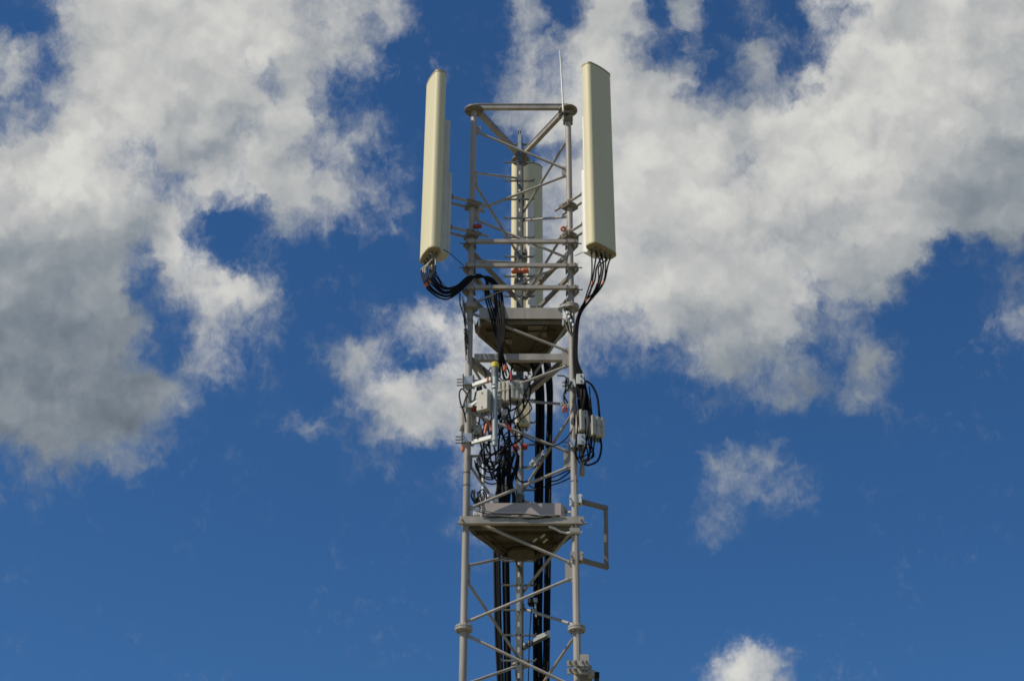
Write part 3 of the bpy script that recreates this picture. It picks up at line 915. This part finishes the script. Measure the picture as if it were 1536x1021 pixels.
# their grey sleeves under the left antenna paint sunlight on the upper cables
# right antenna: jumpers gathering towards the right leg
for i in range(8):
    e = endR[i]
    j = lambda s: rc.uniform(-s, s)
    sx = 888+i*3.4
    pts = [e, P(sx, 400+j(3), e.y), P(886.5+i*3.2+j(1.5), 420+j(2), e.y*.95), P(882+i*2.5+j(1.2), 437+j(3), -.36), P(876.5+i*1.3+j(.8), 451+j(2), -.26), P(870+i*.7+j(.5), 464+j(2), -.17),
           P(864+i*.6, 482, -.12), P(860.5+i*.8, 510, -.10), P(860+i*.9, 540, -.10), P(863+i*1.8, 566, -.10), P(867+i*2.0, 592, -.10), P(870+i*2.4, 620, -.08)]
    cable(pts, .0085+.0012*(i % 3), 'black jumper cable dropping from the right-hand antenna to the right leg', 'jumper cables of the right-hand antenna',
          'black', tape=((.20, 'orange'), (.34, 'orange')) if i in (1, 3, 6) else None, name='jumper_cable')
# thick clump beside the right leg above the radios
for i in range(9):
    j = lambda s: rc.uniform(-s, s)
    cable([P(863+j(2), 550+j(4), -.08), P(870+j(4), 576+j(3), -.10+j(.04)), P(876+j(6), 598+j(4), -.12+j(.05)), P(878+j(7), 625+j(6), -.10)], .013,
          'black cable in the dense clump beside the right leg above the radio units', 'cable clump beside the right leg', name='cable')
cable([P(879, 571, -.10), P(888, 578, -.10), P(896, 596, -.10), P(899.5, 628, -.08)], .013, 'black cable curving outermost over the farthest right radio unit', None)
cable([P(900.5, 655, -.06), P(902, 672, -.06), P(897, 690, -.07), P(884, 697, -.09), P(876, 696, -.10)], .012, 'black cable looping below the farthest right radio unit', None)
for i in range(5):
    j = lambda s: rc.uniform(-s, s)
    cable([P(878+i*3.4, 654, -.08), P(879+i*3+j(2), 668, -.10), P(882+i*2.2+j(3), 684, -.10), P(877+j(3), 694+j(3), -.10)], .009,
          'thin black cable hanging below the right radio units', 'thin cables below the right radio units')
for i in range(7):
    j = lambda s: rc.uniform(-s, s)
    x = 862+i*4
    cable([P(x+j(3), 590+j(15), -.10), P(x+2+j(4), 618+j(8), -.12), P(x+3+j(5), 650+j(8), -.13), P(x-2+j(5), 676+j(6), -.10), P(868+j(6), 690+j(6), -.08)], rc.uniform(.006, .009),
          'thin black cable straggling past the right leg radio units', 'thin cables straggling round the right leg')
# feeder bundles in the lower mast
for i, (x0, x1, x2) in enumerate(((742, 744, 747.5), (745.5, 747.5, 750.5), (748.5, 750.5, 753.5), (755, 757, 758.5), (758.5, 760.5, 761.5), (761.5, 763.5, 764.5))):
    yv = 1.0+(i % 2)*.05
    top = 690+(i*7) % 12
    cable([P(x0+10+(i % 3)*3, 668+i*3, .55), P(x0+7+(i % 2)*3, top+8, .75), P(x0+4, 730, .9), P(x0+1, 760, yv), P(x0, 830, yv), P(x1-1, 900, yv), P(x1, 950, yv), P(x2, 1021, yv), P(x2+3, 1100, yv), P(x2+8, 1500, yv), P(x2+12, 2600, yv)], .0155+.002*(i % 3),
          'thick black feeder cable in the bundle left of the ladder rail', 'feeder cables left of the ladder', name='feeder_cable')
for i, (x0, x1, x2) in enumerate(((802.5, 802, 802), (805.8, 805.5, 805.5), (809, 808.5, 809), (812, 811.5, 812), (818.5, 818, 816.5), (821.5, 821, 819.5), (824, 823.5, 822))):
    yv = 1.0+(i % 2)*.05
    cable([P(x0-10, 490, yv), P(x0-6+i*.8, 535, yv), P(x0+1+i*.4, 580, yv), P(x0+3+(i % 3), 620, yv), P(x0+2, 680, yv), P(x0+1, 740, yv), P(x0+.5, 830, yv), P(x1, 900, yv), P(x1-.5, 950, yv), P(x2, 1021, yv), P(x2, 1100, yv), P(x2-4, 1500, yv), P(x2-10, 2600, yv)], .0155+.002*((i+1) % 3),
          'thick black feeder cable in the bundle right of the ladder rail', 'feeder cables right of the ladder', name='feeder_cable')
b = MB(); b.tube([P(797, 912, .5), P(794, 960, .5), P(793, 1000, .5), P(791, 1100, .5)], .006, 8)
build(b, 'earth_wire', 'black', None, 'single thin black wire hanging right beside the ladder rail', 'wire')
# loops of slack in the equipment bay
loops = [[(700, 590), (693, 583), (689, 590), (691, 605), (696, 618), (699, 633)], [(705, 584), (698, 598), (694, 612)],
         [(753, 555), (760, 580), (750, 620), (752, 650)], [(766, 560), (770, 545), (786, 552), (796, 562)], [(795, 545), (800, 560), (790, 585), (781, 600)],
         [(752, 615), (753, 640), (756, 660), (763, 690), (760, 720)], [(760, 610), (762, 640), (764, 668), (755, 690), (742, 716)],
         [(776, 612), (780, 630), (770, 642), (757, 652), (752, 662)], [(712, 690), (716, 705), (730, 715), (745, 712), (757, 690)], [(716, 682), (722, 700), (736, 708), (748, 698), (756, 676)],
         [(722, 670), (724, 690), (733, 700), (748, 690), (759, 668)], [(730, 665), (722, 680), (727, 695), (742, 697), (757, 668)], [(714, 694), (720, 712), (736, 719), (748, 712)],
         [(752, 656), (770, 654), (786, 655), (806, 664), (832, 668), (850, 656), (860, 640), (863, 618)], [(836, 563), (848, 565), (850, 577), (846, 590), (846, 605)],
         [(858, 572), (852, 583), (846, 592), (852, 605)], [(852, 566), (848, 572), (849, 590)], [(820, 718), (833, 714), (846, 708), (856, 703)], [(820, 722), (836, 720), (850, 711), (857, 704)], [(790, 720), (797, 730), (812, 731), (838, 724), (856, 716)],
         [(737, 615), (736, 632), (728, 648), (716, 658)], [(709, 735), (711, 745), (713, 756)], [(716, 740), (724, 734), (730, 744), (726, 760)], [(706, 742), (712, 752), (722, 762)],
         [(764, 690), (776, 716), (782, 722), (790, 722)], [(746, 562), (756, 572), (764, 566)], [(733, 556), (740, 545), (748, 535), (750, 525)], [(758, 622), (748, 640), (760, 664), (768, 690)],
         [(767, 640), (757, 668), (744, 690), (740, 715)], [(744, 676), (742, 700), (738, 712)], [(735, 668), (736, 690), (741, 702)], [(690, 440), (690, 455), (694, 468), (698, 490), (699, 520)]]
for i, lp in enumerate(loops):
    y0 = rc.uniform(-.12, .30)
    big = i == 13
    if lp[0][0] > 830: y0 = -.07
    if lp[0][0] < 720 and lp[0][1] < 600: y0 = -.08
    if big: y0 = -.05
    pts = [P(x, y, y0+.02*math.sin(k*1.3+i)) for k, (x, y) in enumerate(lp)]
    cable(pts, .0078 if i % 3 else .0092, 'black cable crossing low from the ladder to the right leg in one long sag' if big else 'slack black cable looping among the boxes inside the mast',
          None if big else 'slack cables in the equipment bay')
# more slack filling the bay behind
for i in range(13):
    x = rc.uniform(712, 790); y0 = rc.uniform(575, 640); x2 = rc.uniform(722, 775)
    d0 = rc.uniform(.15, .5)
    cable([P(x, y0, d0), P(x+rc.uniform(-6, 6), y0+25, d0), P(x2+rc.uniform(-9, 9), y0+52, d0+.05), P(x2, y0+85, d0+.1)], rc.uniform(.008, .012),
          'slack black cable looping among the boxes inside the mast', 'slack cables in the equipment bay')
for i in range(7):
    x = rc.uniform(709, 742); y0 = rc.uniform(676, 700); x2 = rc.uniform(746, 766); sag = rc.uniform(6, 34); d0 = rc.uniform(0, .4)
    cable([P(x, y0, d0), P(x+4, y0+sag*.7, d0), P((x+x2)/2, y0+sag, d0), P(x2-3, y0+sag*.6, d0+.05), P(x2+2, y0-8, d0+.1)], rc.uniform(.007, .011),
          'slack black cable looping among the boxes inside the mast', 'slack cables in the equipment bay')
for i in range(12):
    x = rc.uniform(704, 790); y0 = rc.uniform(548, 610); d0 = rc.uniform(-.05, .5)
    cable([P(x, y0, d0), P(x+rc.uniform(-8, 8), y0+14, d0), P(x+rc.uniform(-16, 16), y0+30, d0), P(x+rc.uniform(-10, 10), y0+48, d0)], rc.uniform(.006, .010),
          'slack black cable looping among the boxes inside the mast', 'slack cables in the equipment bay')
for pts, lab in (([(661, 372), (672, 378), (684, 388), (696, 399)], 'thin black wire from the left-hand antenna base straight to the left leg'),
                 ([(649, 392), (655, 410), (664, 425), (676, 436)], 'thin black wire bowing below the left-hand antenna inside the cable sweep'),
                 ([(886, 371), (876, 377), (862, 384)], 'thin pale wire between the right-hand antenna base and the right leg')):
    b = MB(); b.tube(spline([P(x, y, -.25) for x, y in pts]), .0045, 6)
    build(b, 'thin_wire', 'black', None, lab, 'wire')
for px, lab in ((699, 'wires and fittings hanging down the outer side of the left leg beside the upper platform'),):
    t = thing('hanging_wires', lab, 'wires', P(px, 500, -.05))
    for k in range(4):
        b = MB(); b.tube(spline([P(694+k*1.5, 445+k*6, -.08), P(695.5+k, 462, -.10), P(699-k, 480, -.06), P(697+k*1.3, 505, -.06), P(699+k, 540-k*8, -.05)]), .007, 6); build(b, 'wire', 'black' if k % 2 else 'grey_cable', t)
    b = MB(); b.lathe(P(698, 497, -.06), [(.015, -.03), (.02, -.02), (.02, .03), (.012, .035)], 10); b.lathe(P(696, 468, -.08), [(.015, -.03), (.02, -.02), (.02, .03), (.012, .035)], 10); build(b, 'splice', 'steel', t)
t = thing('hanging_wires', 'wires and fittings tucked beside the right leg under the upper platform corner', 'wires', P(852, 480, -.02))
for k in range(5):
    b = MB(); b.tube(spline([P(849+k*2, 463+k, -.03), P(850+k*2.4, 474, -.06), P(848+k*3, 485, -.04), P(853+k*1.5, 498, -.05)]), .007, 6); build(b, 'wire', 'black' if k % 2 else 'steel', t)
b = MB()
for k in range(4): b.lathe(P(851+k*3, 470+k*6, -.07), [(.012, -.02), (.018, -.01), (.018, .02), (.012, .025)], 8)
build(b, 'splice', 'galv', t)

# hanger that grips the right feeder bundle, and small fittings
hg = thing('cable_hanger', 'slanted grey clamp bar gripping the feeder bundle right of the ladder', 'cable clamp', P(803, 960, .55))
b = MB(); b.bar(P(783, 972, 1.0), P(822, 952, .92), .03, .05); build(b, 'bar', 'galv_dark', hg)
for k in range(3):
    b = MB(); b.bar(P(800, 961.5-k*2.6, .93), P(822, 951-k*2.0, .89), .02, .012); build(b, 'strip', 'galv_white', hg)
b = MB(); b.box(P(823.5, 950, .90), AX, (.03, .04, .07)); build(b, 'end_plate', 'galv_white', hg)
b = MB()
for (x, y) in ((787, 968), (795, 964)): b.lathe(P(x, y, .93), [(.02, -.03), (.026, 0), (.02, .03)], 10)
build(b, 'bolt', 'galv_dark', hg)
hg2 = thing('cable_hanger', 'small pale clamp on the feeder cables beside the lattice node near the bottom', 'cable clamp', P(803, 905, .55))
b = MB(); b.bar(P(803, 905, .93), P(804, 925, .93), .025, .02, X); b.box(P(803, 900, .93), AX, (.05, .03, .05)); build(b, 'bar', 'galv', hg2)
b = MB(); b.lathe(P(797, 902, .95), [(.03, -.05), (.045, -.02), (.04, .03), (.02, .05)], 12); build(b, 'grip', 'black', hg2)

def clip(name, label, px0, px1, py, Y, m, r=.035, tail=True):
    t = thing(name, label, 'cable clip', P((px0+px1)/2, py, Y))
    p0, p1 = P(px0, py+.5, Y), P(px1, py-.5, Y+.02)
    b = MB(); d = (p1-p0).normalized(); L = (p1-p0).length
    b.lathe(p0, [(r*.7, 0), (r, L*.08), (r, L*.34), (r*.7, L*.4), (r*.7, L*.6), (r, L*.66), (r, L*.92), (r*.7, L)], 14, d)
    build(b, 'sleeve', m, t)
    b = MB(); b.tube([p0+d*L*.5-Z*.05, p0+d*L*.5+Z*.05], .010, 8); build(b, 'pin', 'steel', t)
clip('cable_clip', 'orange twin clip behind the ladder rail near the rear antenna', 767, 793, 406.5, .88, 'orange')
clip('cable_clip', 'red twin clip across the ladder rail below the radio units', 769, 791, 670.5, .86, 'red', .036)
clip('cable_clip', 'small dark red clip on the left leg below the upper antenna bracket', 711, 722, 339.5, -.04, 'red', .030)
clip('cable_clip', 'dark red clip half hidden behind the junction box', 705, 717, 613, .02, 'red', .035)
def ring(label, px, py, Y, m, nrm):
    t = thing('ring_tag', label, 'tag', P(px, py, Y))
    b = MB(); c = P(px, py, Y); n = Vector(nrm).normalized(); a = n.orthogonal().normalized(); q = n.cross(a)
    b.tube([c+(a*math.cos(k*math.pi/10)+q*math.sin(k*math.pi/10))*.026 for k in range(21)], .013, 8, False); build(b, 'ring', m, t)
    b = MB(); b.tube([c, c+Z*.05+X*.05], .007, 6); build(b, 'tie', 'steel', t)
ring('pink-orange ring tag hanging by the right leg below the antenna bracket', 845, 343.5, -.10, 'orange', (.3, -1, -.3))
ring('orange ring tag hanging by the right leg above the flat-faced radio unit', 847.5, 614, -.08, 'orange', (.2, -1, -.3))
for (px, py, lab) in ((732, 570, 'orange band tied round the upper white arm of the pipe mount'), (757.5, 552, 'orange band on the cables just right of the yellow cap'), (694.5, 673, 'orange block on the left leg under the lower pipe clamp')):
    b = MB(); b.box(P(px, py, -.19 if px == 732 else -.09), bend(RAD(20), 0), (.034, .055, .058), .008)
    build(b, 'cable_marker', 'orange', None, lab, 'marker')
for (pts, lab) in (([(731, 632), (729, 640), (727, 650)], 'orange sleeve on the cable left of the galvanised pipe foot'), ([(733, 634), (736, 640), (738, 645)], 'orange sleeve leaning against the galvanised pipe foot'),
                   ([(759, 634), (763, 640), (767, 645)], 'red sleeve on the cables right of the galvanised pipe'), ([(766, 558), (767, 564), (767, 570)], 'red sleeve above the ribbed radio unit by the ladder')):
    b = MB(); b.tube([P(x, y, -.17) for x, y in pts], .016, 8)
    build(b, 'cable_marker', 'orange' if lab[0] == 'o' else 'red', None, lab, 'marker')
# pale conduit and sealed cable ends over the lower platform
b = MB(); b.tube([P(724, 765, .30), P(725, 700, .30), P(726, 640, .30)], .018, 12)
build(b, 'conduit_pipe', 'galv_white', None, 'slim pale conduit standing on the lower platform inside the left leg', 'pipe')
for (px, py, lab) in ((746, 728, 'white striped connector on the feeder left of the ladder'), (757, 727, 'white striped connector beside the ladder side of the feeder bundle')):
    t = thing('cable_connector', lab, 'connector', P(px, py+10, .46), 'white striped feeder connectors')
    for k in range(4):
        b = MB(); b.lathe(P(px, py-6+k*4.2, .46), [(.017, -.008), (.02, -.006), (.02, .006), (.017, .008)], 12); build(b, 'collar', 'white', t)
t = thing('cable_gland_cluster', 'pale sealed cable glands standing on the left end of the lower platform board', 'cable glands', P(735, 755, .22))
for (px, py, r, h, m) in ((722, 748, .035, .12, 'galv_white'), (737, 744, .05, .05, 'white'), (744, 750, .03, .06, 'galv_white'), (716, 752, .025, .10, 'black'), (730, 750, .028, .06, 'box')):
    b = MB(); b.lathe(P(px, py, .22), [(r, -h/2), (r*1.1, -h*.3), (r, h*.2), (r*.6, h/2)], 12); build(b, 'gland', m, t)
for k in range(5):
    j = lambda s: rc.uniform(-s, s)
    b = MB(); b.tube(spline([P(708+k*4, 735+j(5), .2), P(710+k*4+j(4), 745+j(4), .18), P(713+k*3+j(4), 758, .16)]), .009, 6); build(b, 'tail', 'black', t)
# dark sleeves bundled at the foot of the left feeders
for k in range(4):
    x = 747+k*7
    cable([P(x+2, 700+k*3, .30), P(x+rc.uniform(-3, 3), 725, .28), P(x+rc.uniform(-3, 3), 745, .26), P(x+1, 770, .24)], .022, 'thick black sleeve dropping behind the lower platform board', 'sleeves behind the lower platform board')
# crumpled film caught on the feeders
def crumple(name, label, px, py, Y, sx, sy, m, seed):
    r_ = random.Random(seed); c = P(px, py, Y); b = MB()
    v0 = []
    for j in range(9):
        for i in range(7):
            q = c+Vector((.70, -.71, 0))*((i/6-.5)*sx*1.4*(1-.3*abs(j/8-.5)))+Z*((j/8-.5)*sy)+X*(j/8-.5)*.07+Vector((.4, .4, 0))*(j/8-.5)*sy*.4+Vector((r_.uniform(-.01, .01), r_.uniform(-.035, .035), r_.uniform(-.012, .012)))
            v0.append(b.bm.verts.new(q))
    for j in range(8):
        for i in range(6):
            a = j*7+i; b.bm.faces.new((v0[a], v0[a+1], v0[a+8], v0[a+7]))
    g_ = bmesh.ops.solidify(b.bm, geom=b.bm.faces[:], thickness=.004)
    return build(b, name, m, None, label, 'plastic film')
crumple('plastic_film', 'crumpled white plastic film snagged on the feeder cables right of the ladder', 803, 692, .52, .13, .17, 'white', 3)
crumple('plastic_film', 'pale blue scrap of film above the crumpled white film', 811, 680, .55, .06, .10, 'bluewrap', 5)
